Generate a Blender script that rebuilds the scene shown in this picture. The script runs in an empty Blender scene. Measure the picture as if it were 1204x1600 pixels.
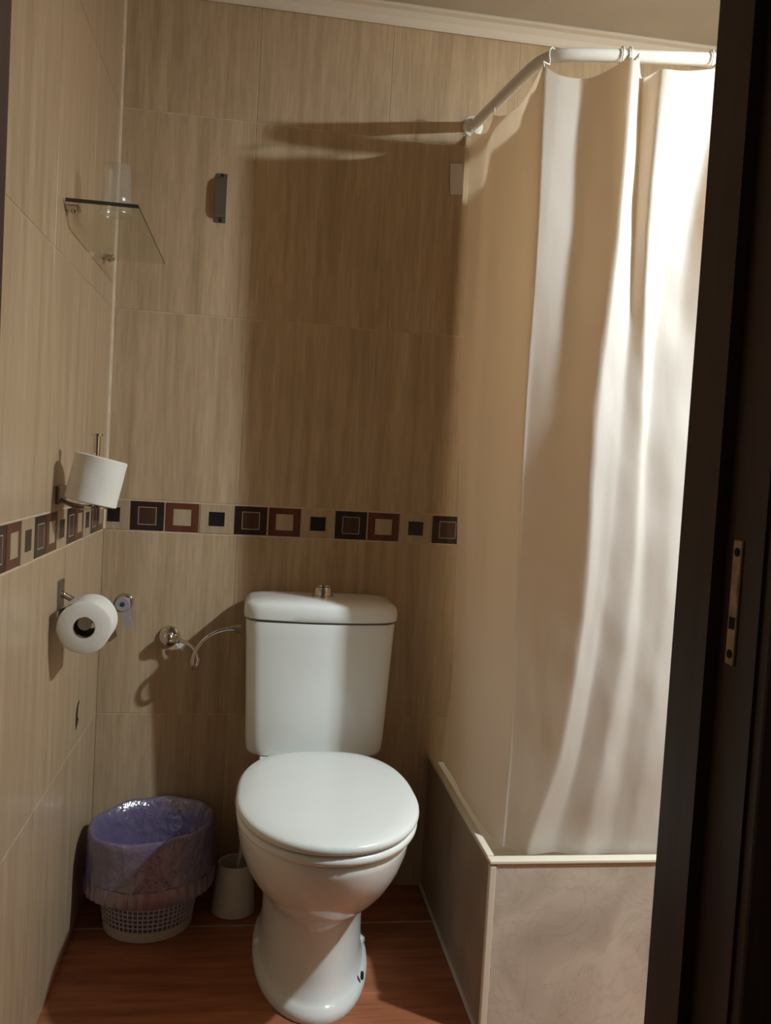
import bpy, bmesh, math, random
from mathutils import Vector, Matrix, noise
random.seed(7)
scene = bpy.context.scene
COL = scene.collection
PI = math.pi

# ------------------------------------------------------------------ camera
cam_data = bpy.data.cameras.new('camera')
cam = bpy.data.objects.new('camera', cam_data)
COL.objects.link(cam)
R_ = Vector((0.987456, -0.147104, 0.057361))
U_ = Vector((-0.049220, 0.058403, 0.997079))
F_ = Vector((0.150024, 0.987395, -0.050430))
cam.matrix_world = Matrix(((R_.x, U_.x, -F_.x, 0.35689), (R_.y, U_.y, -F_.y, -2.18052),
                           (R_.z, U_.z, -F_.z, 1.08521), (0, 0, 0, 1)))
cam_data.sensor_fit = 'AUTO'
cam_data.sensor_width = 36.0
cam_data.lens = 30.567
cam_data.clip_start = 0.02
scene.camera = cam

# ------------------------------------------------------------------ world, exposure (dim hallway behind the camera)
world = bpy.data.worlds.new('world')
scene.world = world
world.use_nodes = True
world.node_tree.nodes['Background'].inputs[0].default_value = (0.9, 0.75, 0.62, 1)
world.node_tree.nodes['Background'].inputs[1].default_value = 0.06
scene.view_settings.view_transform = 'Standard'
scene.view_settings.look = 'None'
scene.view_settings.exposure = 0.0
scene.view_settings.gamma = 1.0
scene.view_settings.use_curve_mapping = False

LAMP = Vector((1.65, -1.20, 1.95))       # lens of the mirror lamp on the front wall, right of the doorway
LAMP_WATTS = 78.0
LAMP_COLOR = (0.84, 0.96, 1.02)

# ------------------------------------------------------------------ materials
def nodes_of(m):
    m.use_nodes = True
    nt = m.node_tree
    return nt, nt.nodes, nt.links, nt.nodes['Principled BSDF']

def plain(name, col, rough=0.5, metal=0.0, spec=0.5, bump=0.0, bscale=200.0, var=0.0, vscale=12.0):
    m = bpy.data.materials.new(name)
    nt, N, L, b = nodes_of(m)
    b.inputs['Base Color'].default_value = (*col, 1)
    b.inputs['Roughness'].default_value = rough
    b.inputs['Metallic'].default_value = metal
    b.inputs['Specular IOR Level'].default_value = spec
    tc = N.new('ShaderNodeTexCoord')
    if var > 0:
        n = N.new('ShaderNodeTexNoise'); n.inputs['Scale'].default_value = vscale; n.inputs['Detail'].default_value = 4
        L.new(tc.outputs['Object'], n.inputs['Vector'])
        mr = N.new('ShaderNodeMapRange'); mr.inputs['From Min'].default_value = .3; mr.inputs['From Max'].default_value = .7
        mr.inputs['To Min'].default_value = 1 - var; mr.inputs['To Max'].default_value = 1 + var
        L.new(n.outputs['Fac'], mr.inputs['Value'])
        mx = N.new('ShaderNodeVectorMath'); mx.operation = 'SCALE'; mx.inputs[0].default_value = col
        L.new(mr.outputs['Result'], mx.inputs['Scale']); L.new(mx.outputs['Vector'], b.inputs['Base Color'])
    if bump > 0:
        n2 = N.new('ShaderNodeTexNoise'); n2.inputs['Scale'].default_value = bscale
        L.new(tc.outputs['Object'], n2.inputs['Vector'])
        bp = N.new('ShaderNodeBump'); bp.inputs['Strength'].default_value = bump; bp.inputs['Distance'].default_value = .002
        L.new(n2.outputs['Fac'], bp.inputs['Height']); L.new(bp.outputs['Normal'], b.inputs['Normal'])
    return m

def streak(name, stops, stretch=(34, 34, 1.6), rough=0.28, fine=(160, 160, 14), fine_amt=0.12, spec=0.4, grain_bump=0.04):
    """Beige tile / wood print: noise stretched along one axis, offset per object."""
    m = bpy.data.materials.new(name)
    nt, N, L, b = nodes_of(m)
    tc = N.new('ShaderNodeTexCoord'); oi = N.new('ShaderNodeObjectInfo')
    off = N.new('ShaderNodeVectorMath'); off.operation = 'SCALE'; off.inputs[0].default_value = (37.0, 19.0, 53.0)
    L.new(oi.outputs['Random'], off.inputs['Scale'])
    add = N.new('ShaderNodeVectorMath'); L.new(tc.outputs['Object'], add.inputs[0]); L.new(off.outputs['Vector'], add.inputs[1])
    mp = N.new('ShaderNodeMapping'); mp.inputs['Scale'].default_value = stretch
    L.new(add.outputs['Vector'], mp.inputs['Vector'])
    n = N.new('ShaderNodeTexNoise'); n.inputs['Scale'].default_value = 1; n.inputs['Detail'].default_value = 5; n.inputs['Roughness'].default_value = .55
    L.new(mp.outputs['Vector'], n.inputs['Vector'])
    cr = N.new('ShaderNodeValToRGB')
    e = cr.color_ramp.elements
    e[0].position, e[0].color = stops[0][0], (*stops[0][1], 1)
    e[1].position, e[1].color = stops[-1][0], (*stops[-1][1], 1)
    for p, c in stops[1:-1]:
        x = e.new(p); x.color = (*c, 1)
    L.new(n.outputs['Fac'], cr.inputs['Fac'])
    mp2 = N.new('ShaderNodeMapping'); mp2.inputs['Scale'].default_value = fine
    L.new(add.outputs['Vector'], mp2.inputs['Vector'])
    n2 = N.new('ShaderNodeTexNoise'); n2.inputs['Scale'].default_value = 1; n2.inputs['Detail'].default_value = 3
    L.new(mp2.outputs['Vector'], n2.inputs['Vector'])
    mr = N.new('ShaderNodeMapRange'); mr.inputs['From Min'].default_value = .25; mr.inputs['From Max'].default_value = .75
    mr.inputs['To Min'].default_value = 1 - fine_amt; mr.inputs['To Max'].default_value = 1 + fine_amt
    L.new(n2.outputs['Fac'], mr.inputs['Value'])
    mx = N.new('ShaderNodeVectorMath'); mx.operation = 'SCALE'
    L.new(cr.outputs['Color'], mx.inputs[0]); L.new(mr.outputs['Result'], mx.inputs['Scale'])
    L.new(mx.outputs['Vector'], b.inputs['Base Color'])
    b.inputs['Roughness'].default_value = rough
    b.inputs['Specular IOR Level'].default_value = spec
    bp = N.new('ShaderNodeBump'); bp.inputs['Strength'].default_value = grain_bump; bp.inputs['Distance'].default_value = .002
    L.new(n2.outputs['Fac'], bp.inputs['Height']); L.new(bp.outputs['Normal'], b.inputs['Normal'])
    return m

def clear(name, tint=(0.93, 0.95, 0.9), gloss=0.12, rough=0.03, edge=0.35, haze=0.0):
    """Thin clear plastic / glass: transparent body with Fresnel gloss."""
    m = bpy.data.materials.new(name); m.use_nodes = True
    nt = m.node_tree; N, L = nt.nodes, nt.links
    N.remove(N['Principled BSDF'])
    out = N['Material Output']
    t = N.new('ShaderNodeBsdfTransparent'); t.inputs[0].default_value = (*tint, 1)
    g = N.new('ShaderNodeBsdfGlossy'); g.inputs['Roughness'].default_value = rough
    f = N.new('ShaderNodeLayerWeight'); f.inputs['Blend'].default_value = .5
    pw = N.new('ShaderNodeMath'); pw.operation = 'POWER'; pw.inputs[1].default_value = 4.0; L.new(f.outputs['Facing'], pw.inputs[0])
    ad = N.new('ShaderNodeMath'); ad.operation = 'MULTIPLY_ADD'; ad.inputs[1].default_value = edge; ad.inputs[2].default_value = gloss; ad.use_clamp = True
    L.new(pw.outputs[0], ad.inputs[0])
    mx = N.new('ShaderNodeMixShader')
    L.new(ad.outputs[0], mx.inputs[0]); L.new(t.outputs[0], mx.inputs[1]); L.new(g.outputs[0], mx.inputs[2])
    if haze > 0:
        d = N.new('ShaderNodeBsdfDiffuse'); d.inputs[0].default_value = (.8, .8, .78, 1)
        m2 = N.new('ShaderNodeMixShader'); m2.inputs[0].default_value = haze
        L.new(mx.outputs[0], m2.inputs[1]); L.new(d.outputs[0], m2.inputs[2]); mx = m2
    L.new(mx.outputs[0], out.inputs['Surface'])
    return m

def sheet(name, diff, trans, fac=0.45, gloss=0.06, rough=0.35, bump=0.25, bscale=(30, 30, 8), var=0.0):
    """Thin cloth / film: diffuse + translucent + a little gloss."""
    m = bpy.data.materials.new(name); m.use_nodes = True
    nt = m.node_tree; N, L = nt.nodes, nt.links
    N.remove(N['Principled BSDF'])
    out = N['Material Output']
    d = N.new('ShaderNodeBsdfDiffuse'); d.inputs[0].default_value = (*diff, 1)
    t = N.new('ShaderNodeBsdfTranslucent'); t.inputs[0].default_value = (*trans, 1)
    g = N.new('ShaderNodeBsdfGlossy'); g.inputs['Roughness'].default_value = rough
    m1 = N.new('ShaderNodeMixShader'); m1.inputs[0].default_value = fac
    L.new(d.outputs[0], m1.inputs[1]); L.new(t.outputs[0], m1.inputs[2])
    m2 = N.new('ShaderNodeMixShader'); m2.inputs[0].default_value = gloss
    L.new(m1.outputs[0], m2.inputs[1]); L.new(g.outputs[0], m2.inputs[2])
    L.new(m2.outputs[0], out.inputs['Surface'])
    tc = N.new('ShaderNodeTexCoord'); mp = N.new('ShaderNodeMapping'); mp.inputs['Scale'].default_value = bscale
    L.new(tc.outputs['Object'], mp.inputs['Vector'])
    n = N.new('ShaderNodeTexNoise'); n.inputs['Scale'].default_value = 1; n.inputs['Detail'].default_value = 3
    L.new(mp.outputs['Vector'], n.inputs['Vector'])
    bp = N.new('ShaderNodeBump'); bp.inputs['Strength'].default_value = bump; bp.inputs['Distance'].default_value = .006
    L.new(n.outputs['Fac'], bp.inputs['Height'])
    for s in (d, t, g): L.new(bp.outputs['Normal'], s.inputs['Normal'])
    return m

def marble(name):
    m = bpy.data.materials.new(name)
    nt, N, L, b = nodes_of(m)
    tc = N.new('ShaderNodeTexCoord')
    n0 = N.new('ShaderNodeTexNoise'); n0.inputs['Scale'].default_value = 6; n0.inputs['Detail'].default_value = 8; n0.inputs['Distortion'].default_value = 1.2
    L.new(tc.outputs['Object'], n0.inputs['Vector'])
    cr = N.new('ShaderNodeValToRGB'); e = cr.color_ramp.elements
    e[0].position = .30; e[0].color = (.47, .40, .32, 1)
    e[1].position = .62; e[1].color = (.66, .585, .48, 1)
    L.new(n0.outputs['Fac'], cr.inputs['Fac'])
    n1 = N.new('ShaderNodeTexNoise'); n1.inputs['Scale'].default_value = 9; n1.inputs['Detail'].default_value = 6; n1.inputs['Distortion'].default_value = 2.5
    L.new(tc.outputs['Object'], n1.inputs['Vector'])
    ab = N.new('ShaderNodeMath'); ab.operation = 'SUBTRACT'; ab.inputs[1].default_value = .47; L.new(n1.outputs['Fac'], ab.inputs[0])
    ab2 = N.new('ShaderNodeMath'); ab2.operation = 'ABSOLUTE'; L.new(ab.outputs[0], ab2.inputs[0])
    mr = N.new('ShaderNodeMapRange'); mr.inputs['From Min'].default_value = 0; mr.inputs['From Max'].default_value = .035
    mr.inputs['To Min'].default_value = .90; mr.inputs['To Max'].default_value = 1
    L.new(ab2.outputs[0], mr.inputs['Value'])
    mx = N.new('ShaderNodeVectorMath'); mx.operation = 'SCALE'
    L.new(cr.outputs['Color'], mx.inputs[0]); L.new(mr.outputs['Result'], mx.inputs['Scale']); L.new(mx.outputs['Vector'], b.inputs['Base Color'])
    b.inputs['Roughness'].default_value = .3
    return m

M = {}
BEIGE = [(.25, (.355, .252, .152)), (.5, (.445, .327, .207)), (.75, (.515, .390, .258))]
M['tile'] = streak('beige_streaked_tile', BEIGE)
M['tile_light'] = streak('pale_border_tile', [(.28, (.35, .255, .16)), (.72, (.46, .35, .235))], rough=.3)
M['grout'] = plain('cream_grout', (.56, .44, .31), .8, var=.12, vscale=25)
M['dark_tile'] = streak('dark_brown_border_tile', [(.3, (.020, .011, .009)), (.7, (.040, .022, .018))], rough=.25)
M['red_tile'] = streak('red_brown_border_tile', [(.3, (.085, .026, .014)), (.7, (.130, .042, .024))], rough=.25)
M['line'] = plain('pale_inlay_line', (.40, .33, .26), .4)
M['inner_brown'] = streak('brown_inlay', [(.3, (.055, .024, .014)), (.7, (.085, .040, .024))], rough=.25)
M['black_inlay'] = plain('near_black_inlay', (.016, .011, .012), .25, var=.2)
M['floor_tile'] = streak('terracotta_wood_tile', [(.28, (.24, .080, .036)), (.5, (.33, .118, .054)), (.72, (.42, .160, .076))],
                         stretch=(5, 42, 5), fine=(18, 190, 18), rough=.42, fine_amt=.15, spec=.3)
M['floor_grout'] = plain('floor_grout', (.46, .38, .32), .9, var=.2, vscale=30)
M['ceiling'] = plain('ceiling_paint', (.50, .44, .36), .85, var=.04, bump=.1, bscale=60)
M['cornice'] = plain('cornice_plaster', (.64, .56, .46), .6)
M['ceramic'] = plain('white_ceramic', (.76, .78, .75), .12, spec=.5, var=.01)
M['seat'] = plain('white_seat_plastic', (.78, .80, .77), .22, var=.01)
M['chrome'] = plain('chrome', (.62, .58, .53), .12, 1.0)
M['steel'] = plain('brushed_steel', (.36, .33, .30), .35, 1.0, bump=.05)
M['paper'] = plain('toilet_paper', (.74, .72, .66), .9, bump=.15, bscale=260, var=.03)
M['card'] = plain('cardboard_core', (.16, .11, .08), .9)
M['white_plastic'] = plain('white_plastic', (.62, .58, .52), .4, var=.03)
M['rod'] = plain('white_rail_enamel', (.80, .78, .73), .25)
M['rim'] = plain('cream_edge_trim', (.74, .67, .54), .35)
M['acrylic'] = plain('white_acrylic', (.78, .76, .7), .2)
M['marble'] = marble('cream_marble_panel')
M['side_tile'] = streak('tray_side_tile', [(.28, (.26, .185, .12)), (.72, (.40, .30, .20))], stretch=(9, 9, 5), rough=.3)
M['wood'] = streak('dark_brown_door_wood', [(.3, (.030, .013, .009)), (.7, (.055, .025, .017))], rough=.5)
M['brass'] = plain('worn_brass', (.42, .30, .19), .55, .6, var=.25, vscale=60)
M['hole'] = plain('black_void', (.01, .008, .007), .9)
M['blue'] = plain('blue_mark', (.02, .04, .13), .4)
M['lever'] = plain('grey_translucent_plastic', (.34, .31, .30), .2, spec=.6)
M['glass'] = clear('shelf_glass', (.965, .975, .93), gloss=.03, edge=.22)
M['glass_edge'] = plain('dark_glass_edge', (.045, .040, .026), .15)
M['tumbler'] = clear('clear_plastic', (.95, .95, .93), gloss=.10, rough=.2, edge=.3, haze=.10)
M['curtain'] = sheet('cream_curtain_cloth', (.84, .82, .77), (.95, .76, .54), .47, gloss=.03, rough=.4, bump=.22, bscale=(26, 26, 9))
M['bag'] = sheet('lilac_bag_film', (.25, .20, .36), (.34, .26, .46), .45, gloss=.22, rough=.22, bump=.9, bscale=(55, 55, 40))
M['bag_band'] = sheet('pink_bag_hem', (.36, .22, .33), (.42, .24, .36), .4, gloss=.25, rough=.22, bump=.5, bscale=(120, 120, 8))
M['hall'] = plain('hall_paint', (.20, .17, .14), .9, var=.05)
M['tape'] = plain('white_thread_tape', (.7, .66, .6), .8)
M['chip'] = plain('dark_chip_mark', (.045, .028, .016), .9)

# ------------------------------------------------------------------ mesh helpers
def link(name, me, mat, parent=None, loc=(0, 0, 0), rot=(0, 0, 0)):
    o = bpy.data.objects.new(name, me)
    COL.objects.link(o)
    if mat is not None and len(me.materials) == 0: me.materials.append(mat)
    o.location = loc; o.rotation_euler = rot
    if parent is not None: o.parent = parent
    return o

def bmobj(name, bm, mat, parent=None, smooth=False, loc=(0, 0, 0), rot=(0, 0, 0)):
    me = bpy.data.meshes.new(name)
    bmesh.ops.recalc_face_normals(bm, faces=bm.faces)
    bm.to_mesh(me); bm.free()
    if smooth:
        for p in me.polygons: p.use_smooth = True
    return link(name, me, mat, parent, loc, rot)

def tag(o, label=None, cat=None, group=None, kind=None):
    if label: o['label'] = label
    if cat: o['category'] = cat
    if group: o['group'] = group
    if kind: o['kind'] = kind
    return o

def empty(name, loc, rot=(0, 0, 0)):
    o = bpy.data.objects.new(name, None)
    o.empty_display_size = .05
    COL.objects.link(o); o.location = loc; o.rotation_euler = rot
    return o

def add_box(bm, x0, x1, y0, y1, z0, z1, bevel=0.0, seg=1):
    r = bmesh.ops.create_cube(bm, size=1)
    vs = r['verts']
    for v in vs:
        v.co = Vector(((x0 + x1) / 2 + v.co.x * (x1 - x0), (y0 + y1) / 2 + v.co.y * (y1 - y0), (z0 + z1) / 2 + v.co.z * (z1 - z0)))
    if bevel > 0:
        es = list({e for v in vs for e in v.link_edges})
        bmesh.ops.bevel(bm, geom=es, offset=bevel, segments=seg, affect='EDGES', profile=.5)

def box(name, x0, x1, y0, y1, z0, z1, mat, parent=None, bevel=0.0, seg=1, loc=(0, 0, 0), rot=(0, 0, 0)):
    bm = bmesh.new(); add_box(bm, x0, x1, y0, y1, z0, z1, bevel, seg)
    return bmobj(name, bm, mat, parent, False, loc, rot)

def add_rings(bm, rings, close=True, cap0=True, cap1=True):
    vs = [[bm.verts.new(p) for p in r] for r in rings]
    n = len(rings[0])
    for a, b in zip(vs[:-1], vs[1:]):
        for i in range(n if close else n - 1):
            j = (i + 1) % n
            bm.faces.new((a[i], a[j], b[j], b[i]))
    if cap0: bm.faces.new(list(reversed(vs[0])))
    if cap1: bm.faces.new(vs[-1])
    return vs

def add_lathe(bm, prof, n=32, axis='Z', c=(0, 0, 0), cap0=True, cap1=True):
    rings = []
    for r, h in prof:
        ring = []
        for i in range(n):
            a = 2 * PI * i / n
            p = (r * math.cos(a), r * math.sin(a))
            if axis == 'Z': q = (p[0], p[1], h)
            elif axis == 'Y': q = (p[0], h, p[1])
            else: q = (h, p[0], p[1])
            ring.append(Vector(q) + Vector(c))
        rings.append(ring)
    add_rings(bm, rings, True, cap0, cap1)

def lathe(name, prof, mat, parent=None, n=32, axis='Z', loc=(0, 0, 0), rot=(0, 0, 0), cap0=True, cap1=True):
    bm = bmesh.new(); add_lathe(bm, prof, n, axis, (0, 0, 0), cap0, cap1)
    o = bmobj(name, bm, mat, parent, True, loc, rot)
    auto(o); return o

def auto(o, ang=40):
    """Sharp edges where faces meet steeply, smooth elsewhere."""
    me = o.data
    bm = bmesh.new(); bm.from_mesh(me)
    for e in bm.edges:
        if len(e.link_faces) == 2 and e.calc_face_angle(0) > math.radians(ang): e.smooth = False
    bm.to_mesh(me); bm.free()

def catmull(pts, k=8):
    P = [Vector(p) for p in pts]
    P = [P[0] * 2 - P[1]] + P + [P[-1] * 2 - P[-2]]
    out = []
    for i in range(1, len(P) - 2):
        for j in range(k):
            t = j / k
            a, b, c, d = P[i - 1], P[i], P[i + 1], P[i + 2]
            out.append(.5 * ((2 * b) + (c - a) * t + (2 * a - 5 * b + 4 * c - d) * t * t + (3 * b - a - 3 * c + d) * t ** 3))
    out.append(P[-2])
    return out

def add_tube(bm, pts, r, n=12, cap=True):
    pts = [Vector(p) for p in pts]
    rad = r if isinstance(r, (list, tuple)) else [r] * len(pts)
    t0 = (pts[1] - pts[0]).normalized()
    up = Vector((0, 0, 1)) if abs(t0.z) < .9 else Vector((1, 0, 0))
    nrm = (up - t0 * up.dot(t0)).normalized()
    rings = []
    for i, p in enumerate(pts):
        t = (pts[min(i + 1, len(pts) - 1)] - pts[max(i - 1, 0)]).normalized()
        nrm = (nrm - t * nrm.dot(t)).normalized()
        bn = t.cross(nrm)
        rings.append([p + (nrm * math.cos(2 * PI * k / n) + bn * math.sin(2 * PI * k / n)) * rad[i] for k in range(n)])
    add_rings(bm, rings, True, cap, cap)

def tube(name, pts, r, mat, parent=None, n=12):
    bm = bmesh.new(); add_tube(bm, pts, r, n)
    return bmobj(name, bm, mat, parent, True)

# tiles -------------------------------------------------------------
TILE_CACHE = {}
def tile_mesh(w, h, t, mat, bev=.0004, flat=False):
    key = (round(w, 4), round(h, 4), t, mat.name, flat)
    if key in TILE_CACHE: return TILE_CACHE[key]
    a, b = w / 2, h / 2
    V, F = [], []
    if flat:   # lies on the floor, top at +Z
        q = lambda u, v, d: (u, v, d)
    else:      # stands on a wall, face at -Y
        q = lambda u, v, d: (u, -d, v)
    for d, s in ((0, 0), (t - bev, 0), (t, bev)):
        for su, sv in ((-1, -1), (1, -1), (1, 1), (-1, 1)): V.append(q(su * (a - s), sv * (b - s), d))
    for l in (0, 4):
        for i in range(4):
            j = (i + 1) % 4; F.append((l + i, l + j, l + 4 + j, l + 4 + i))
    F.append((8, 9, 10, 11))
    me = bpy.data.meshes.new('tile'); me.from_pydata(V, [], F); me.materials.append(mat)
    TILE_CACHE[key] = me
    return me

class Face:
    """A wall face: origin line, direction of u and outward normal given by rotz."""
    def __init__(s, parent, base, rotz): s.p, s.b, s.r = parent, Vector(base), rotz
    def pos(s, u, z, d=0.0):
        c, n = math.cos(s.r), math.sin(s.r)
        v = Vector((u * c + d * n, u * n - d * c, z)) + s.b
        return v
    def tile(s, name, u0, u1, z0, z1, t, mat, gap=.0024, parent=None):
        me = tile_mesh(u1 - u0 - gap, z1 - z0 - gap, t, mat)
        o = bpy.data.objects.new(name, me); COL.objects.link(o)
        o.parent = parent or s.p
        o.location = s.pos((u0 + u1) / 2, (z0 + z1) / 2); o.rotation_euler = (0, 0, s.r)
        return o

ZJ = [0.0, .4458, .8973, .9736, 1.4295, 1.9016, 2.20]
TT = .0012
def tile_rows(f, joints, rows, mat=None):
    for r in rows:
        for a, b in zip(joints[:-1], joints[1:]):
            f.tile('wall_tile', a, b, ZJ[r], ZJ[r + 1], TT, mat or M['tile'])

def square_ring(s, w, t):
    V, F = [], []
    for d in (0, t):
        for k in (s, s - w):
            for su, sv in ((-1, -1), (1, -1), (1, 1), (-1, 1)): V.append((su * k, -d, sv * k))
    for i in range(4):
        j = (i + 1) % 4
        F += [(8 + i, 8 + j, 12 + j, 12 + i), (i, j, 8 + j, 8 + i), (4 + j, 4 + i, 12 + i, 12 + j)]
    me = bpy.data.meshes.new('inlay_line'); me.from_pydata(V, [], F); me.materials.append(M['line'])
    return me
PB = .0833
RING = square_ring(.0218, .0016, .0005)
def border_tile(f, u0, u1, kind, full=True):
    z0, z1 = ZJ[2], ZJ[3]
    uc, w = (u0 + u1) / 2, u1 - u0
    mat = {'A': M['dark_tile'], 'B': M['red_tile'], 'C': M['tile_light']}[kind]
    o = f.tile('border_tile', u0, u1, z0 + .0012, z1 - .0012, TT + .0006, mat, gap=.0036 if kind != 'C' else .002)
    def inlay(name, me, du=0):
        c = bpy.data.objects.new(name, me); COL.objects.link(c); c.parent = o
        c.location = (du, -(TT + .0006), 0)
    if kind == 'A':
        inlay('inlay_line', RING); inlay('inlay_square', tile_mesh(.0400, .0396, .0004, M['inner_brown'], .0001))
    elif kind == 'B':
        inlay('inlay_square', tile_mesh(.0425, .0400, .0005, M['tile_light'], .0001))
    else:
        if full: inlay('inlay_square', tile_mesh(.0385, .0350, .0005, M['black_inlay'], .0001))
        else: inlay('inlay_square', tile_mesh(.0300, .0350, .0005, M['black_inlay'], .0001), du=-w / 2 + .0055 + .0150)

# ------------------------------------------------------------------ room shell
X1, YF = 2.10, -1.29           # right wall, bathroom side of the front wall
CZ = 2.212
SHX, SHY = 1.62, -.64          # shower recess: right side and front of the boxed wall

wb = tag(box('wall_back', -.12, X1 + .12, TT, .12, 0, 2.35, M['grout']), kind='structure')
fb = Face(wb, (0, TT, 0), 0)
JX = [0.0, .318, .6403, .9626, 1.285, SHX]
tile_rows(fb, JX, (0, 1, 3, 4, 5))
border_tile(fb, 0.002, .0603, 'C', full=False)
u, k = .0603, 0
while u + PB < SHX:
    border_tile(fb, u, u + PB, 'ABC'[k % 3]); u += PB; k += 1

wl = tag(box('wall_left', -.12, -TT, YF - .14, TT, 0, 2.35, M['grout']), kind='structure')
flw = Face(wl, (-TT, 0, 0), PI / 2)
JY = [YF, -1.239, -.921, -.603, -.285, -.0005]
tile_rows(flw, JY, (0, 1, 3, 4, 5))
u, k = -.0053, 0
while u - PB > YF:
    border_tile(flw, u - PB, u, 'BAC'[k % 3]); u -= PB; k += 1

ws = tag(box('wall_shower', SHX + TT, X1, SHY, TT - .0005, 0, 2.30, M['grout']), kind='structure')
fs = Face(ws, (SHX + TT, 0, 0), -PI / 2)
tile_rows(fs, [0.001, .318, -SHY], (0, 1, 3, 4, 5))
fsf = Face(ws, (0, SHY, 0), 0)
tile_rows(fsf, [SHX + .0065, 1.86, X1], (0, 1, 3, 4, 5))

wr = tag(box('wall_right', X1 + TT, X1 + .12, YF - .14, SHY + .05, 0, 2.35, M['grout']), kind='structure')
fr = Face(wr, (X1 + TT, 0, 0), -PI / 2)
tile_rows(fr, [-SHY + .007, .95, -YF], (0, 1, 3, 4, 5))

DX0, DX1, DZ = .075, .845, 2.05   # door opening in the front wall
bm = bmesh.new()
add_box(bm, -.12, DX0, YF - .13, YF, 0, 2.35); add_box(bm, DX1, X1 + .12, YF - .13, YF, 0, 2.35); add_box(bm, DX0, DX1, YF - .13, YF, DZ, 2.35)
wf = tag(bmobj('wall_front', bm, M['hall']), kind='structure')
ff = Face(wf, (0, YF, 0), PI)
for a, b in ((-X1, -1.70), (-1.70, -1.28), (-1.28, -DX1 - .06)):
    for r in (0, 1, 3, 4, 5): ff.tile('wall_tile', a, b, ZJ[r], ZJ[r + 1], TT, M['tile'])

fl = tag(box('floor', -.12, X1 + .12, -3.0, .02, -.08, -.0012, M['floor_grout']), kind='structure')
FX = [-.37, .53, 1.43, 2.33]; FY = [0.006, -.18, -.63, -1.08, -1.53, -1.98, -2.43, -2.88]
for a, b in zip(FX[:-1], FX[1:]):
    for c, d in zip(FY[:-1], FY[1:]):
        me = tile_mesh(b - a - .008, c - d - .008, .0012, M['floor_tile'], flat=True)
        o = bpy.data.objects.new('floor_tile', me); COL.objects.link(o); o.parent = fl
        o.location = ((a + b) / 2, (c + d) / 2, -.0012)

tag(box('ceiling', -.12, X1 + .12, YF - .13, .12, CZ, CZ + .08, M['ceiling']), kind='structure')

# cornice along the back wall (cove profile swept in x)
bm = bmesh.new()
prof = [(-.0005, 2.172), (-.006, 2.170), (-.010, 2.176), (-.014, 2.188), (-.024, 2.200), (-.034, 2.204), (-.038, 2.2075), (-.036, 2.2115), (-.0005, 2.2115)]
add_rings(bm, [[Vector((x, y, z)) for y, z in prof] for x in (.0, SHX)])
tag(bmobj('trim_1', bm, M['cornice']), kind='structure')

# bead of cream sealant up the corner
bm = bmesh.new()
add_rings(bm, [[Vector((.0001, -.0001, z)), Vector((.0001, -.0055, z)), Vector((.0024, -.0024, z)), Vector((.0055, -.0001, z))] for z in (.9, CZ - .002)])
tag(bmobj('trim_2', bm, M['grout']), kind='structure')

# ------------------------------------------------------------------ door frame
door = tag(empty('door_1', (0, 0, 0)), kind='structure')
xr = .822
bm = bmesh.new()   # right lining with rebate
pl = [(DX1 + .01, YF + .004), (xr, YF + .004), (xr, YF - .066), (xr + .013, YF - .066), (xr + .013, YF - .134), (DX1 + .01, YF - .134)]
add_rings(bm, [[Vector((x, y, z)) for x, y in pl] for z in (0, DZ)])
tag(bmobj('jamb', bm, M['wood'], door), 'dark brown rebated right door jamb')
bm = bmesh.new()
pl = [(DX0 - .01, YF + .004), (.106, YF + .004), (.106, YF - .066), (.093, YF - .066), (.093, YF - .134), (DX0 - .01, YF - .134)]
add_rings(bm, [[Vector((x, y, z)) for x, y in pl] for z in (0, DZ)])
bmobj('jamb', bm, M['wood'], door)
box('head_jamb', DX0, DX1, YF - .134, YF + .004, DZ - .03, DZ + .01, M['wood'], door)
for nm, a, b in (('architrave', xr + .016, xr + .09), ('architrave', .01, .090)):
    box(nm, a, b, YF - .152, YF - .131, 0, DZ + .06, M['wood'], door, .004, 2)
box('architrave', .082, xr + .016, YF - .152, YF - .131, DZ - .012, DZ + .06, M['wood'], door, .004, 2)
for a, b in ((xr + .004, xr + .07), (.02, .1045)):
    box('inner_architrave', a, b, YF + .0045, YF + .016, 0, DZ + .04, M['wood'], door, .003, 1)
# strike plate with two screws and a latch hole
xp = xr + .0125
sp = tag(box('strike_plate', xp - .002, xp + .001, YF - .100, YF - .085, .909, 1.034, M['brass'], door, .0008), 'worn brass strike plate')
box('latch_hole', xp - .0024, xp - .0018, YF - .098, YF - .088, .945, .957, M['hole'], sp)
box('bolt_hole', xp - .0024, xp - .0018, YF - .098, YF - .088, .972, 1.000, M['brass'], sp)
for z in (.920, 1.022):
    lathe('screw', [(.0005, -.0008), (.0045, -.0008), (.0045, .0008)], M['hole'], sp, 12, 'X', (xp - .002, YF - .093, z))

# ------------------------------------------------------------------ mirror lamp (front wall right of the doorway, out of view)
LW = YF + TT + .0003
lamp = tag(empty('mirror_lamp', (LAMP.x, LW, LAMP.z)), 'small white wall spot lamp right of the doorway', 'lamp')
LD = LAMP.y - LW
box('wall_plate', -.05, .05, 0, .014, -.02, .06, M['white_plastic'], lamp, .004, 2)
tube('arm', [(0, .012, .04), (0, LD * .4, .055), (0, LD - .016, .050)], .008, M['white_plastic'], lamp, 12)
TILT = (math.radians(20), 0, 0)
lathe('housing', [(.0352, .0005), (.0385, .0005), (.0385, .030), (.030, .046), (.010, .050), (.009, .046), (.028, .040), (.0352, .026), (.0352, .0005)], M['white_plastic'], lamp, 24, loc=(0, LD, 0), rot=TILT, cap0=False, cap1=False)
m = bpy.data.materials.new('lit_lens'); m.use_nodes = True
nt = m.node_tree; nt.nodes.remove(nt.nodes['Principled BSDF'])
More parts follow.
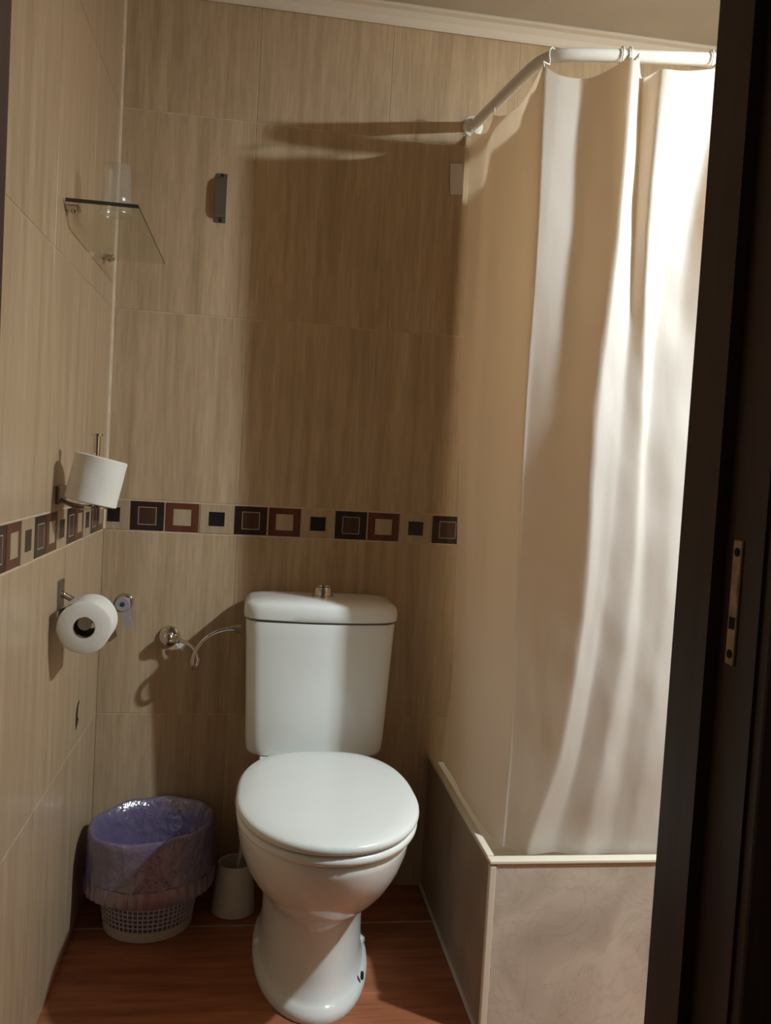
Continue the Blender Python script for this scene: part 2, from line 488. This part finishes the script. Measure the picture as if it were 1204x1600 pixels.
em = nt.nodes.new('ShaderNodeEmission'); em.inputs[0].default_value = (*LAMP_COLOR, 1)
BR = .034
em.inputs[1].default_value = LAMP_WATTS / (4 * PI * PI * BR * BR) * 2.0
nt.links.new(em.outputs[0], nt.nodes['Material Output'].inputs[0])
lens = [(BR * math.cos(t), BR * .16 * math.sin(t)) for t in [math.radians(-88 + 11 * i) for i in range(9)]]
lathe('lens', lens, m, lamp, 24, loc=(0, LD, 0), rot=TILT)

# ------------------------------------------------------------------ shower tray enclosure
TX, TY, TZ = .838, -.612, .350
sh = tag(empty('shower_enclosure', (TX, TY, 0)), 'raised shower tray boxed in with a cream marble front panel and white rim', 'shower tray')
sx, sy = -TX, -TY
def shb(n, x0, x1, y0, y1, z0, z1, mat, b=0.0):
    return box(n, x0 - TX, x1 - TX, y0 - TY, y1 - TY, z0, z1, mat, sh, b, 2)
tag(shb('front_panel', TX + .012, SHX - .001, TY + .002, TY + .014, 0.002, TZ - .008, M['marble']), 'cream marble tile front panel')
for a, b in ((-.598, -.302), (-.300, -.001)):
    shb('side_tile', TX, TX + .012, a, b, 0.002, TZ - .011, M['side_tile'], .001)
tag(shb('corner_trim', TX - .002, TX + .0115, TY, TY + .013, 0.001, TZ - .011, M['rim'], .002), 'pale corner edging strip')
shb('front_rim', TX - .003, SHX - .001, TY - .002, TY + .022, TZ - .0075, TZ, M['rim'], .002)
shb('side_rim', TX - .002, TX + .0125, TY + .0265, -.001, TZ - .0105, TZ, M['rim'], .002)
bm = bmesh.new()   # hollow tray: floor plus inner sides
x0, x1, y0, y1 = .0165, SHX - TX - .003, .0265, -TY - .003
def rr(a, z, r=.06):
    pts = []
    for cx, cy, s in ((x1 - a - r, y1 - a - r, 0), (x0 + a + r, y1 - a - r, 1), (x0 + a + r, y0 + a + r, 2), (x1 - a - r, y0 + a + r, 3)):
        for i in range(5):
            t = PI / 2 * (s + i / 4); pts.append(Vector((cx + r * math.cos(t), cy + r * math.sin(t), z)))
    return pts
add_rings(bm, [rr(0, TZ - .02, .005), rr(.006, TZ - .03, .01), rr(.02, .16), rr(.05, .12), rr(.2, .115)], True, False, True)
o = bmobj('tray', bm, M['acrylic'], sh, True); auto(o)
lathe('drain', [(.004, .117), (.035, .1165), (.04, .115)], M['chrome'], sh, 24, loc=(.38, .30, 0))
seal = shb('floor_seal', TX - .006, TX - .0005, TY, -.003, 0.0, .006, M['rim'])

# ------------------------------------------------------------------ curtain rail
RZ = 1.952
rail = tag(empty('curtain_rail', (.853, 0, RZ)), 'white bent tube rail holding the shower curtain', 'curtain rail')
rp = [(.853, -.002, 1.952), (.858, -.12, 1.942), (.864, -.24, 1.932), (.870, -.36, 1.921), (.875, -.43, 1.915), (.886, -.475, 1.911), (.906, -.500, 1.909), (.940, -.514, 1.908), (1.005, -.527, 1.909),
      (1.10, -.540, 1.911), (1.214, -.556, 1.914), (1.40, -.580, 1.920), (SHX - .002, -.606, 1.928)]
rpts = catmull([Vector((x - .853, y, z - RZ)) for x, y, z in rp], 6)
tube('tube', rpts, .0125, M['rod'], rail, 16)
fp = [(.0135, -.022), (.016, -.02), (.019, -.008), (.026, -.003), (.026, -.0002)]
lathe('wall_flange', fp, M['rod'], rail, 24, 'Y')
lathe('wall_flange', fp, M['rod'], rail, 24, 'Y', loc=(SHX - .853, -.606, 1.928 - RZ), rot=(0, 0, -PI / 2))

# ------------------------------------------------------------------ shower curtain
ZL = [1.880, 1.55, 1.2, .85, .55, .345]
COLS = [
 [(.846, -.012), (.853, -.02), (.860, -.03), (.868, -.05), (.874, -.05), (.866, -.03)],
 [(.868, -.090), (.866, -.10), (.866, -.11), (.872, -.13), (.876, -.14), (.868, -.16)],
 [(.858, -.190), (.860, -.20), (.862, -.21), (.864, -.22), (.868, -.24), (.862, -.27)],
 [(.866, -.255), (.872, -.265), (.872, -.28), (.876, -.30), (.872, -.32), (.864, -.36)],
 [(.876, -.350), (.880, -.360), (.880, -.37), (.878, -.39), (.878, -.42), (.868, -.46)],
 [(0.8657, -0.5140), (0.8760, -0.5100), (0.8794, -0.5000), (0.8884, -0.4960), (0.8904, -0.5160), (0.8803, -0.5380)],
 [(0.8990, -0.5220), (0.8948, -0.5160), (0.8901, -0.5040), (0.8938, -0.5000), (0.8948, -0.5190), (0.8853, -0.5390)],
 [(0.9613, -0.5282), (0.9578, -0.5300), (0.9461, -0.5426), (0.9497, -0.5518), (0.9358, -0.5582), (0.9047, -0.5605)],
 [(1.0123, -0.5950), (1.0094, -0.5960), (0.9919, -0.5960), (0.9955, -0.5960), (0.9693, -0.5920), (0.9206, -0.5780)],
 [(1.0284, -0.5930), (1.0291, -0.5920), (1.0253, -0.5900), (1.0169, -0.5880), (0.9938, -0.5820), (0.9455, -0.5740)],
 [(1.0559, -0.5450), (1.0514, -0.5740), (1.0482, -0.5880), (1.0407, -0.5840), (1.0155, -0.5700), (0.9799, -0.5660)],
 [(1.0662, -0.6070), (1.0649, -0.6060), (1.0821, -0.6020), (1.0862, -0.6000), (1.0562, -0.6000), (1.0373, -0.5860)],
 [(1.1278, -0.5990), (1.1048, -0.5980), (1.1004, -0.5880), (1.1131, -0.5900), (1.1019, -0.5860), (1.0897, -0.5720)],
 [(1.1945, -0.5910), (1.1490, -0.5980), (1.1499, -0.6020), (1.1587, -0.6000), (1.1431, -0.5980), (1.1316, -0.5840)],
 [(1.2140, -0.6070), (1.1916, -0.6410), (1.2137, -0.6060), (1.2163, -0.5920), (1.2007, -0.5900), (1.1896, -0.5760)],
 [(1.2871, -0.5950), (1.2903, -0.5960), (1.2831, -0.5900), (1.2659, -0.6000), (1.2508, -0.5980), (1.2415, -0.5820)],
 [(1.385, -.560), (1.375, -.560), (1.36, -.572), (1.34, -.566), (1.32, -.572), (1.30, -.578)],
 [(1.445, -.548), (1.435, -.550), (1.43, -.556), (1.42, -.570), (1.40, -.580), (1.39, -.583)],
 [(1.510, -.590), (1.505, -.586), (1.50, -.580), (1.50, -.574), (1.49, -.576), (1.48, -.580)],
 [(1.590, -.580), (1.590, -.580), (1.59, -.580), (1.59, -.580), (1.59, -.580), (1.59, -.580)],
]
NV, NH = 110, 9
def col_at(ci, z):
    pts = COLS[ci]
    for i in range(len(ZL) - 1):
        if ZL[i] >= z >= ZL[i + 1] - 1e-9:
            t = (ZL[i] - z) / (ZL[i] - ZL[i + 1])
            g = lambda k: Vector(pts[max(0, min(len(pts) - 1, k))])
            a, b, c, d = g(i - 1), g(i), g(i + 1), g(i + 2)
            return .5 * ((2 * b) + (c - a) * t + (2 * a - 5 * b + 4 * c - d) * t * t + (3 * b - a - 3 * c + d) * t ** 3)
    return Vector(pts[-1])
grid = []
for r in range(NV + 1):
    z = ZL[0] + (ZL[-1] - ZL[0]) * r / NV
    ctrl = [col_at(i, z) for i in range(len(COLS))]
    row = []
    for i in range(len(ctrl) - 1):
        for j in range(NH): row.append(ctrl[i].lerp(ctrl[i + 1], j / NH))
    row.append(ctrl[-1])
    for _ in range(3):
        row = [row[0]] + [(row[i - 1] + row[i] * 2 + row[i + 1]) / 4 for i in range(1, len(row) - 1)] + [row[-1]]
    s = 0
    out = []
    for i, p in enumerate(row):
        if i: s += (row[i] - row[i - 1]).length
        q = row[min(i + 1, len(row) - 1)] - row[max(i - 1, 0)]
        nrm = Vector((q.y, -q.x)); nrm.normalize()
        front = max(0, min(1, (p.x - .95) / .08))
        low = max(0, min(1, (1.25 - z) / .5))
        amp = .0010 + front * (.0016 + .0020 * low)
        d = amp * (noise.noise(Vector((s * 16, z * 9, 1.3))) + .40 * noise.noise(Vector((s * 34, z * 13 + s * 9, 7.7))))
        sag = 0
        if r < 9: # scalloped top edge between the rings
            sag = 0
        out.append(Vector((p.x + nrm.x * d, p.y + nrm.y * d, z + sag)))
    grid.append(out)
cx0, cy0 = .87, -.45
bm = bmesh.new()
vv = [[bm.verts.new((p.x - cx0, p.y - cy0, p.z - ZL[-1])) for p in row] for row in grid]
nc = len(vv[0])
# rings hang at these columns; the top edge sags between them
RC = [2, 18, 46, 72, 81, 116, 140, 168]
top = {}
for i in range(nc):
    a = max([q for q in RC if q <= i], default=None); b = min([q for q in RC if q >= i], default=None)
    if a is None or b is None or a == b: dz = 0
    else:
        t = (i - a) / (b - a); dz = -.022 * 4 * t * (1 - t) * min(1, (b - a) / 24)
    lift = .050 * max(0, min(1, 1 + grid[0][i].y / .47))
    for r in range(14): vv[r][i].co.z += (dz + lift) * (1 - r / 14)
vv_top = [v.co.z + ZL[-1] for v in vv[0]]
for r in range(NV):
    for i in range(nc - 1): bm.faces.new((vv[r][i], vv[r][i + 1], vv[r + 1][i + 1], vv[r + 1][i]))
cur = empty('shower_curtain', (cx0, cy0, ZL[-1]))
tag(cur, 'translucent cream shower curtain hanging in folds inside the tray', 'curtain')
bmobj('cloth', bm, M['curtain'], cur, True)
def nearest_rail(p):
    return min((Vector((q.x + .853, q.y, q.z + RZ)) for q in rpts), key=lambda q: (q.x - p.x) ** 2 + (q.y - p.y) ** 2)
for i in RC:
    p = grid[1][i]; q = nearest_rail(p)
    ptop = Vector((p.x, p.y, vv_top[i] - .006))
    pts = []
    c = q.copy(); side = Vector((p.x - q.x, p.y - q.y, 0))
    if side.length < .006: side = Vector((0, -.014, 0))
    dirv = side.normalized()
    for k in range(13):
        a = -PI * .35 + 1.55 * PI * k / 12
        pts.append(c + dirv * (.0165 * math.cos(a)) + Vector((0, 0, .0165 * math.sin(a))))
    pts = [ptop + dirv * -.002, ptop + dirv * .003 + Vector((0, 0, .012)), c + dirv * .013 + Vector((0, 0, -.02))] + pts[1:]
    tube('curtain_ring', [v - Vector((cx0, cy0, ZL[-1])) for v in pts], .0016, M['tumbler' if i in (2,) else 'acrylic'], cur, 8)

# small pale raised strip on the tiles under the rail end
tab = empty('wall_strip', (.822, 0, 1.78))
tag(tab, 'small pale strip on the tiles under the rail end', 'wall hook')
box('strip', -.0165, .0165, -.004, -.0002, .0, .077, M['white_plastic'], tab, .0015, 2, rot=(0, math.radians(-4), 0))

# ------------------------------------------------------------------ toilet
TO = Vector((.527, -.09, 0))
toi = tag(empty('toilet', TO), 'white ceramic close-coupled toilet with its lid closed', 'toilet')
def egg(hw, yf, yb, z, n=56, e_b=2.6, yc=None, hb=None):
    """Closed outline: rounded egg to the front (yf), squarer at the rear (yb); y in room coordinates."""
    yc = (yf * .45 + yb * .55) if yc is None else yc
    pts = []
    for i in range(n):
        a = 2 * PI * i / n
        s, c = math.sin(a), math.cos(a)
        if c >= 0:   # front
            x = hw * math.copysign(abs(s) ** .96, s); y = yc - (yc - yf) * abs(c) ** .98
        else:
            w = hw if hb is None else hw + (hb - hw) * (abs(c) ** 1.4)
            x = w * math.copysign(abs(s) ** (2 / e_b), s); y = yc + (yb - yc) * abs(c) ** (2 / e_b)
        pts.append(Vector((x, y - TO.y, z)))
    return pts
bm = bmesh.new()
secs = [(.124, -.555, -.085, .0), (.126, -.558, -.083, .008), (.124, -.555, -.085, .020), (.117, -.544, -.095, .028), (.1125, -.536, -.10, .036),
        (.1085, -.530, -.105, .07), (.107, -.528, -.108, .12), (.108, -.532, -.11, .165), (.113, -.548, -.115, .196),
        (.126, -.588, -.12, .222), (.142, -.637, -.13, .252), (.156, -.681, -.14, .286), (.1655, -.713, -.155, .320), (.171, -.734, -.175, .352),
        (.1735, -.744, -.20, .380), (.1735, -.747, -.22, .397), (.170, -.743, -.225, .4025)]
rings = [egg(h, f, b, z) for h, f, b, z in secs]
add_rings(bm, rings)
o = bmobj('bowl', bm, M['ceramic'], toi, True); auto(o, 60)
# rear shelf under the tank
bm = bmesh.new()
def rrect(hw, y0, y1, z, r=.03, n=6, bow=0.0):
    pts = []
    for cx, cy, s in ((hw - r, y1 - r, 0), (-hw + r, y1 - r, 1), (-hw + r, y0 + r, 2), (hw - r, y0 + r, 3)):
        for i in range(n + 1):
            t = PI / 2 * (s + i / n)
            x, y = cx + r * math.cos(t), cy + r * math.sin(t)
            if y < (y0 + y1) / 2: y -= bow * (1 - (x / hw) ** 2)
            pts.append(Vector((x, y - TO.y, z)))
        if s == 2:  # extra points along the bowed front
            for i in range(1, 14):
                x = -hw + r + (2 * hw - 2 * r) * i / 14
                pts.append(Vector((x, y0 - bow * (1 - (x / hw) ** 2) - TO.y, z)))
    return pts
add_rings(bm, [rrect(.085, -.26, -.05, .20, .04), rrect(.11, -.28, -.035, .30, .04), rrect(.125, -.29, -.03, .37, .04), rrect(.13, -.29, -.028, .398, .035), rrect(.127, -.287, -.03, .404, .035)])
o = bmobj('tank_shelf', bm, M['ceramic'], toi, True); auto(o, 50)
# tank
bm = bmesh.new()
ts = [(.152, .4045), (.158, .407), (.161, .415), (.163, .44), (.168, .56), (.1735, .69), (.175, .716), (.174, .7195)]
add_rings(bm, [rrect(h, -.182 - (h - .161) * .6, -.022, z, .035, 7, .022) for h, z in ts])
o = bmobj('tank', bm, M['ceramic'], toi, True); auto(o, 50)
bm = bmesh.new()
ls = [(.1735, .0, .7235), (.179, .004, .7265), (.180, .005, .740), (.1785, .004, .752), (.174, .001, .7595), (.165, -.006, .7645), (.14, -.025, .769), (.09, -.05, .7715)]
add_rings(bm, [rrect(h, -.189 - d, -.018 - max(0, -d), z, .036, 7, .024) for h, d, z in ls])
o = bmobj('tank_lid', bm, M['ceramic'], toi, True); auto(o, 50)
btn = lathe('flush_button', [(.026, .769), (.0255, .7735), (.0225, .775), (.0215, .791), (.0205, .794), (.018, .795), (.0178, .7935), (.001, .7935)], M['chrome'], toi, 32, loc=(.004, -.028, 0))
# seat ring and lid
def seat_out(k, z, yb=-.262):
    return egg(.1735 + k, -.752 - k, yb + k * .6, z, 72, 3.2, -.52, .150 + k)
bm = bmesh.new()
add_rings(bm, [seat_out(-.004, .405), seat_out(0, .408), seat_out(.001, .414), seat_out(-.002, .4205), seat_out(-.008, .422)])
o = bmobj('seat', bm, M['seat'], toi, True); auto(o, 60)
bm = bmesh.new()
add_rings(bm, [seat_out(-.006, .4245), seat_out(.001, .4265), seat_out(.0035, .432), seat_out(.0025, .438), seat_out(-.001, .4415), seat_out(-.006, .4435), seat_out(-.03, .4460), seat_out(-.08, .4475)])
o = bmobj('lid', bm, M['seat'], toi, True); auto(o, 60)
for sx_ in (-1, 1):
    lathe('hinge', [(.010, -.022), (.011, -.02), (.011, .02), (.010, .022)], M['seat'], toi, 16, 'X', (sx_ * .078, -.252 - TO.y, .420))
for sx_ in (-1, 1):
    lathe('bolt_cap', [(.012, .0), (.011, .006), (.006, .010), (.001, .011)], M['ceramic'], toi, 16, 'Z', (sx_ * .113, -.30 - TO.y, .0255))
box('fixing_hole', .0955, .1015, -.462 - TO.y, -.452 - TO.y, .030, .046, M['hole'], toi, .002, rot=(0, 0, 0))

# ------------------------------------------------------------------ water valves and hose
v1 = tag(empty('stop_valve', (.058, 0, .723)), 'wall stop valve with grey plastic lever and blue dot', 'valve')
lathe('rosette', [(.021, -.0002), (.021, -.004), (.017, -.009), (.012, -.010)], M['chrome'], v1, 24, 'Y')
lathe('stem', [(.009, -.009), (.009, -.030)], M['chrome'], v1, 16, 'Y')
bm = bmesh.new()
add_lathe(bm, [(.0165, -.028), (.018, -.030), (.018, -.042), (.016, -.044)], 24, 'Y')
o = bmobj('knob', bm, M['lever'], v1, True); auto(o)
bm = bmesh.new()
add_rings(bm, [[Vector((.002 + sx_ * w + k * .014, y, -k * .055)) for sx_, y in ((-1, -.030), (1, -.030), (1, -.041), (-1, -.041))] for k, w in ((.12, .013), (.35, .0105), (.7, .009), (.92, .010), (1.0, .007))])
bmobj('lever', bm, M['lever'], v1, False)
lathe('blue_dot', [(.006, -.0435), (.006, -.0448), (.004, -.0450)], M['blue'], v1, 16, 'Y')

v2 = tag(empty('angle_valve', (.168, 0, .642)), 'chrome angle valve feeding the toilet tank hose', 'valve')
lathe('rosette', [(.026, -.0002), (.0262, -.003), (.0235, -.010), (.017, -.0135), (.012, -.014)], M['chrome'], v2, 28, 'Y')
lathe('body', [(.010, -.012), (.010, -.022), (.0135, -.024), (.0145, -.034), (.0125, -.046), (.007, -.050)], M['chrome'], v2, 20, 'Y')
bm = bmesh.new(); add_tube(bm, [(.004, -.034, -.001), (.020, -.040, -.002)], .0095, 6); add_tube(bm, [(.020, -.040, -.002), (.028, -.043, -.003)], .0075, 6)
bmobj('outlet_nut', bm, M['chrome'], v2)
bm = bmesh.new()   # scrap of white thread tape under the outlet
add_rings(bm, [[Vector((x, -.022, z)), Vector((x, -.0228, z - h)), Vector((x, -.0212, z - h)), Vector((x, -.0213, z))] for x, z, h in ((.018, -.012, .006), (.026, -.010, .016), (.034, -.012, .022), (.040, -.010, .010), (.046, -.012, .004))])
bmobj('thread_tape', bm, M['tape'], v2)

hose = tag(empty('water_hose', (.168, 0, .642)), 'braided chrome hose looping from the angle valve to the tank', 'hose')
hp = [(.194, -.0425, .640), (.208, -.048, .637), (.224, -.056, .630), (.238, -.066, .616), (.244, -.076, .600), (.240, -.087, .586), (.233, -.096, .588), (.232, -.103, .606), (.240, -.108, .632), (.256, -.111, .655), (.277, -.111, .672), (.303, -.107, .681), (.332, -.102, .683)]
hl = [Vector(p) - Vector((.168, 0, .642)) for p in hp]
hc = catmull(hl, 10)
tube('hose_line', hc, [.0046 + .0004 * (i % 2) for i in range(len(hc))], M['chrome'], hose, 10)
bm = bmesh.new(); add_tube(bm, [hl[-1] + Vector((-.004, 0, 0)), hl[-1] + Vector((.010, 0, 0))], .0105, 6); add_tube(bm, [hl[-1] + Vector((-.014, .001, 0)), hl[-1] + Vector((-.004, 0, 0))], .0065, 12)
bmobj('hose_nut', bm, M['chrome'], hose)

# ------------------------------------------------------------------ toilet roll holders and rolls
def paper_roll(name, loc, rot, ro, ri, L, label):
    r = tag(empty(name, loc, rot), label, 'toilet paper', 'toilet rolls')
    bm = bmesh.new()
    n = 48
    def ring(rad, h, jit=0.0):
        return [Vector(((rad + jit * noise.noise(Vector((math.cos(2 * PI * i / n) * 2, math.sin(2 * PI * i / n) * 2, h * 60)))) * math.cos(2 * PI * i / n),
                        (rad + jit * noise.noise(Vector((math.cos(2 * PI * i / n) * 2, math.sin(2 * PI * i / n) * 2, h * 60)))) * math.sin(2 * PI * i / n), h)) for i in range(n)]
    rs = [ring(ri + .001, -L / 2), ring(ro - .003, -L / 2, .001), ring(ro, -L / 2 + .002, .0012)] + [ring(ro, -L / 2 + L * k / 6, .0015) for k in range(1, 6)] + [ring(ro, L / 2 - .002, .0012), ring(ro - .003, L / 2, .001), ring(ri + .001, L / 2)]
    add_rings(bm, rs, True, False, False)
    o = bmobj('paper', bm, M['paper'], r, True); auto(o, 50)
    lathe('core', [(ri + .001, -L / 2), (ri + .001, L / 2), (ri, L / 2), (ri, -L / 2), (ri + .001, -L / 2)], M['card'], r, 32, cap0=False, cap1=False)
    return r
# upper: vertical spindle on an arm from the left wall
h1 = tag(empty('spare_roll_holder', (0, -.49, 1.0)), 'chrome upright spindle holder above the tile border', 'roll holder')
box('wall_plate', .0002, .006, -.036, .030, -.016, .018, M['steel'], h1, .002, 2)
tube('arm', catmull([(.004, -.012, -.008), (.03, -.024, -.016), (.055, -.036, -.0185), (.069, -.042, -.016)], 5), .0048, M['chrome'], h1, 10)
lathe('arm_disc', [(.004, -.004), (.024, -.004), (.024, .0), (.004, .0)], M['chrome'], h1, 24, loc=(.0695, -.0425, -.0145))
lathe('spindle', [(.0062, .0), (.0062, .128), (.0105, .1285), (.0105, .1315), (.006, .1325)], M['chrome'], h1, 20, loc=(.0695, -.0425, -.0145))
tilt = math.radians(11)
r1 = paper_roll('toilet_roll', (.0705, -.533, 1.0325), (math.radians(-3), tilt, 0), .0465, .0175, .086, 'upper white toilet roll slumped on the upright spindle')
# lower: horizontal bar parallel to the wall
h2 = tag(empty('roll_holder', (0, -.462, .812)), 'chrome wall holder carrying the lower toilet roll', 'roll holder')
box('wall_plate', .0002, .005, -.020, .020, -.030, .026, M['steel'], h2, .002, 2)
tube('arm', catmull([(.004, -.002, .0), (.020, .010, -.012), (.045, .030, -.030), (.060, .036, -.040), (.0635, .026, -.0405), (.064, .010, -.0405)], 5), .0055, M['chrome'], h2, 10)
bm = bmesh.new(); add_tube(bm, [(.064, .012, -.0405), (.064, -.086, -.0405)], .009, 16); add_tube(bm, [(.064, -.086, -.0405), (.064, -.0885, -.0405)], .0125, 16)
o = bmobj('bar', bm, M['steel'], h2, True); auto(o)
r2 = paper_roll('toilet_roll', (.0615, -.502, .7635), (PI / 2, 0, math.radians(2)), .0480, .0185, .094, 'lower white toilet roll on the wall bar with its end showing')
bm = bmesh.new()   # loose end of paper
add_rings(bm, [[Vector((x, y, z)) for y in (-.045, .045)] for x, z in ((-.020, .0445), (-.032, .0395), (-.0405, .034), (-.047, .027), (-.049, .018))], False, False, False)
pb = bmobj('loose_sheet', bm, M['paper'], None, True)
pb.parent = r2; pb.matrix_parent_inverse = Matrix.Identity(4); pb.rotation_euler = (-PI / 2, 0, 0)

# chip in the left wall tile
bm = bmesh.new()
cp = [(.014, .028), (.018, .022), (.002, .014), (.006, -.006), (.016, -.016), (.010, -.024), (-.008, -.032), (-.010, -.014), (-.010, .006), (-.006, .016), (.004, .024)]
a = [bm.verts.new((.0002, y * 1.3, z)) for y, z in cp]; b = [bm.verts.new((.0006, y * 1.25, z * .96)) for y, z in cp]
for i in range(len(a)):
    j = (i + 1) % len(a); bm.faces.new((a[i], a[j], b[j], b[i]))
bm.faces.new(b)
bmesh.ops.triangulate(bm, faces=[f for f in bm.faces if len(f.verts) > 4])
o = bmobj('tile_chip', bm, M['chip'], wl, loc=(0, -.242, .512))

# ------------------------------------------------------------------ wall bracket on the back wall
br = tag(empty('wall_bracket', (.243, 0, 1.713)), 'small upright steel bracket screwed to the back wall tiles', 'bracket')
bm = bmesh.new()
bp = [(-.058, -.0002), (-.058, -.004), (-.049, -.005), (-.043, -.016), (-.030, -.020), (.030, -.020), (.043, -.016), (.049, -.005), (.058, -.004), (.058, -.0002)]
add_rings(bm, [[Vector((x, y, z)) for z, y in bp] for x in (-.0125, .0125)])
bmobj('bracket_body', bm, M['steel'], br)
for z in (-.0535, .0535):
    lathe('screw', [(.0042, -.0035), (.0042, -.0058), (.002, -.0065)], M['hole'], br, 12, 'Y', (0, 0, z))

# ------------------------------------------------------------------ glass shelf with a tumbler
ZS = 1.524
sf = tag(empty('glass_shelf', (0, -.34, ZS)), 'small clear glass shelf on the left wall near the corner', 'shelf')
box('glass_plate', .004, .128, -.214, .235, -.003, .003, M['glass'], sf)
tag(box('front_edge', .0035, .1285, -.2165, -.2142, -.0032, .0032, M['glass_edge'], sf), 'dark polished front edge of the glass')
box('side_edge', .1282, .1295, -.2142, .235, -.0012, .0012, M['glass_edge'], sf)
for y in (-.192, .188):
    c = box('clip', .0002, .024, y - .012, y + .012, -.0125, -.0032, M['chrome'], sf, .002, 2)
    lathe('clip_screw', [(.0055, -.0135), (.007, -.012), (.005, -.017), (.001, -.018)], M['chrome'], c, 14, 'Z', (.015, y, 0))
tm = tag(empty('tumbler', (.076, -.470, ZS + .0032)), 'clear plastic tumbler standing upside down on the glass shelf', 'tumbler')
pr_o = [(.0300, 0), (.0305, .003), (.0288, .006), (.0285, .014), (.0290, .0155), (.0280, .017), (.0276, .026), (.0281, .0275), (.0271, .029), (.0235, .088), (.0225, .0905), (.020, .0915)]
pr_i = [(.019, .0895), (.0215, .0885), (.0262, .029), (.0275, .004)]
bm = bmesh.new(); add_lathe(bm, pr_o + [(.001, .0915)], 36, 'Z', (0, 0, 0), False, True)
bmobj('cup_wall', bm, M['tumbler'], tm, True)

# ------------------------------------------------------------------ waste bin with lilac bag
BX, BY = .160, -.148
bn = tag(empty('waste_bin', (BX, BY, 0)), 'white plastic lattice waste bin beside the left wall', 'waste bin')
def binr(z): return .100 + (.132 - .100) * z / .235
bm = bmesh.new()
add_lathe(bm, [(.092, .004), (.096, .0), (.101, .001), (binr(.024), .024), (binr(.024) - .003, .024), (.097, .006), (.02, .006)], 56)
o = bmobj('base', bm, M['white_plastic'], bn, True); auto(o)
bm = bmesh.new()
nb = 60
for i in range(nb):
    a = 2 * PI * i / nb; ca, sa = math.cos(a), math.sin(a)
    rings = []
    for z in (.023, .213):
        r = binr(z); t = .0014
        rings.append([Vector((r0 * ca - s * t * sa, r0 * sa + s * t * ca, z)) for r0, s in ((r, -1), (r, 1), (r - .002, 1), (r - .002, -1))])
    add_rings(bm, rings)
for k in range(1, 18):
    z = .024 + k * .0108; r = binr(z)
    add_lathe(bm, [(r + .0004, z - .0012), (r + .0004, z + .0012), (r - .0018, z + .0012), (r - .0018, z - .0012), (r + .0004, z - .0012)], nb, 'Z', (0, 0, 0), False, False)
tag(bmobj('lattice', bm, M['white_plastic'], bn), kind='stuff')
lathe('rim', [(binr(.212), .212), (binr(.212) + .003, .213), (.133, .220), (.130, .2225), (.128, .220), (binr(.212) - .003, .212), (binr(.212), .212)], M['white_plastic'], bn, 56, cap0=False, cap1=False)

bg = tag(empty('bin_bag', (BX, BY, .0)), 'shiny lilac plastic bag lining the lattice bin and folded over its rim', 'bin bag')
bm = bmesh.new()
NB = 120
prof = [(.03, .012), (.085, .016), (.098, .05), (.106, .10), (.114, .15), (.121, .20), (.126, .228), (.131, .240), (.136, .243), (.1405, .239), (.142, .225), (.143, .19), (.1445, .155), (.146, .130)]
rings = []
for k, (r, z) in enumerate(prof):
    ring = []
    for i in range(NB):
        a = 2 * PI * i / NB
        ca, sa = math.cos(a), math.sin(a)
        inside = k <= 6
        am = (.008 if inside else .0042) * min(1, k / 3)
        if 7 <= k <= 9: am = .0015
        d = am * (noise.noise(Vector((ca * 2.5, sa * 2.5, z * 9))) + .6 * noise.noise(Vector((ca * 9, sa * 9, z * 22 + 4))))
        if inside: d = -abs(d) * 1.3
        zz = z + (.012 * ca if k >= 5 else 0) + (.004 * noise.noise(Vector((ca * 3, sa * 3, 9))) if k >= 6 else 0)
        ring.append(Vector(((r + d) * ca, (r + d) * sa, zz)))
    rings.append(ring)
add_rings(bm, rings, True, True, False)
bmobj('bag_film', bm, M['bag'], bg, True)
bm = bmesh.new()
rings = []
for k, (r, z) in enumerate([(.1462, .134), (.1472, .122), (.1480, .110), (.1476, .0985)]):
    ring = []
    for i in range(NB * 2):
        a = 2 * PI * i / (NB * 2); ca, sa = math.cos(a), math.sin(a)
        d = .0011 * math.sin(i * 1.05 + 2 * noise.noise(Vector((ca * 4, sa * 4, 1)))) + .002 * noise.noise(Vector((ca * 3, sa * 3, z * 5)))
        zz = z + .012 * ca * .3 + .006 * noise.noise(Vector((ca * 1.8, sa * 1.8, 3)))
        ring.append(Vector(((r + d) * ca, (r + d) * sa, zz)))
    rings.append(ring)
add_rings(bm, rings, True, False, False)
tag(bmobj('hem_band', bm, M['bag_band'], bg, True), 'pleated pinkish hem band of the bag')

# ------------------------------------------------------------------ toilet brush
bx, by = .356, -.105
bh = tag(empty('brush_holder', (bx, by, 0)), 'white tapered plastic brush cup on the floor between bin and toilet', 'brush holder')
lathe('cup', [(.050, 0), (.053, .002), (.052, .010), (.0415, .116), (.0405, .119), (.0385, .117), (.047, .012), (.002, .010)], M['white_plastic'], bh, 40)
tb = tag(empty('toilet_brush', (bx, by, .012)), 'white handled toilet brush standing in its cup beside the toilet', 'toilet brush')
tube('handle', [(0, 0, .06), (.010, .002, .11), (.020, .006, .22), (.024, .008, .262), (.025, .008, .272)], [.006, .0055, .0055, .0075, .004], M['white_plastic'], tb, 12)
lathe('bristles', [(.012, .002), (.030, .012), (.032, .045), (.024, .062), (.006, .066)], M['white_plastic'], tb, 24)
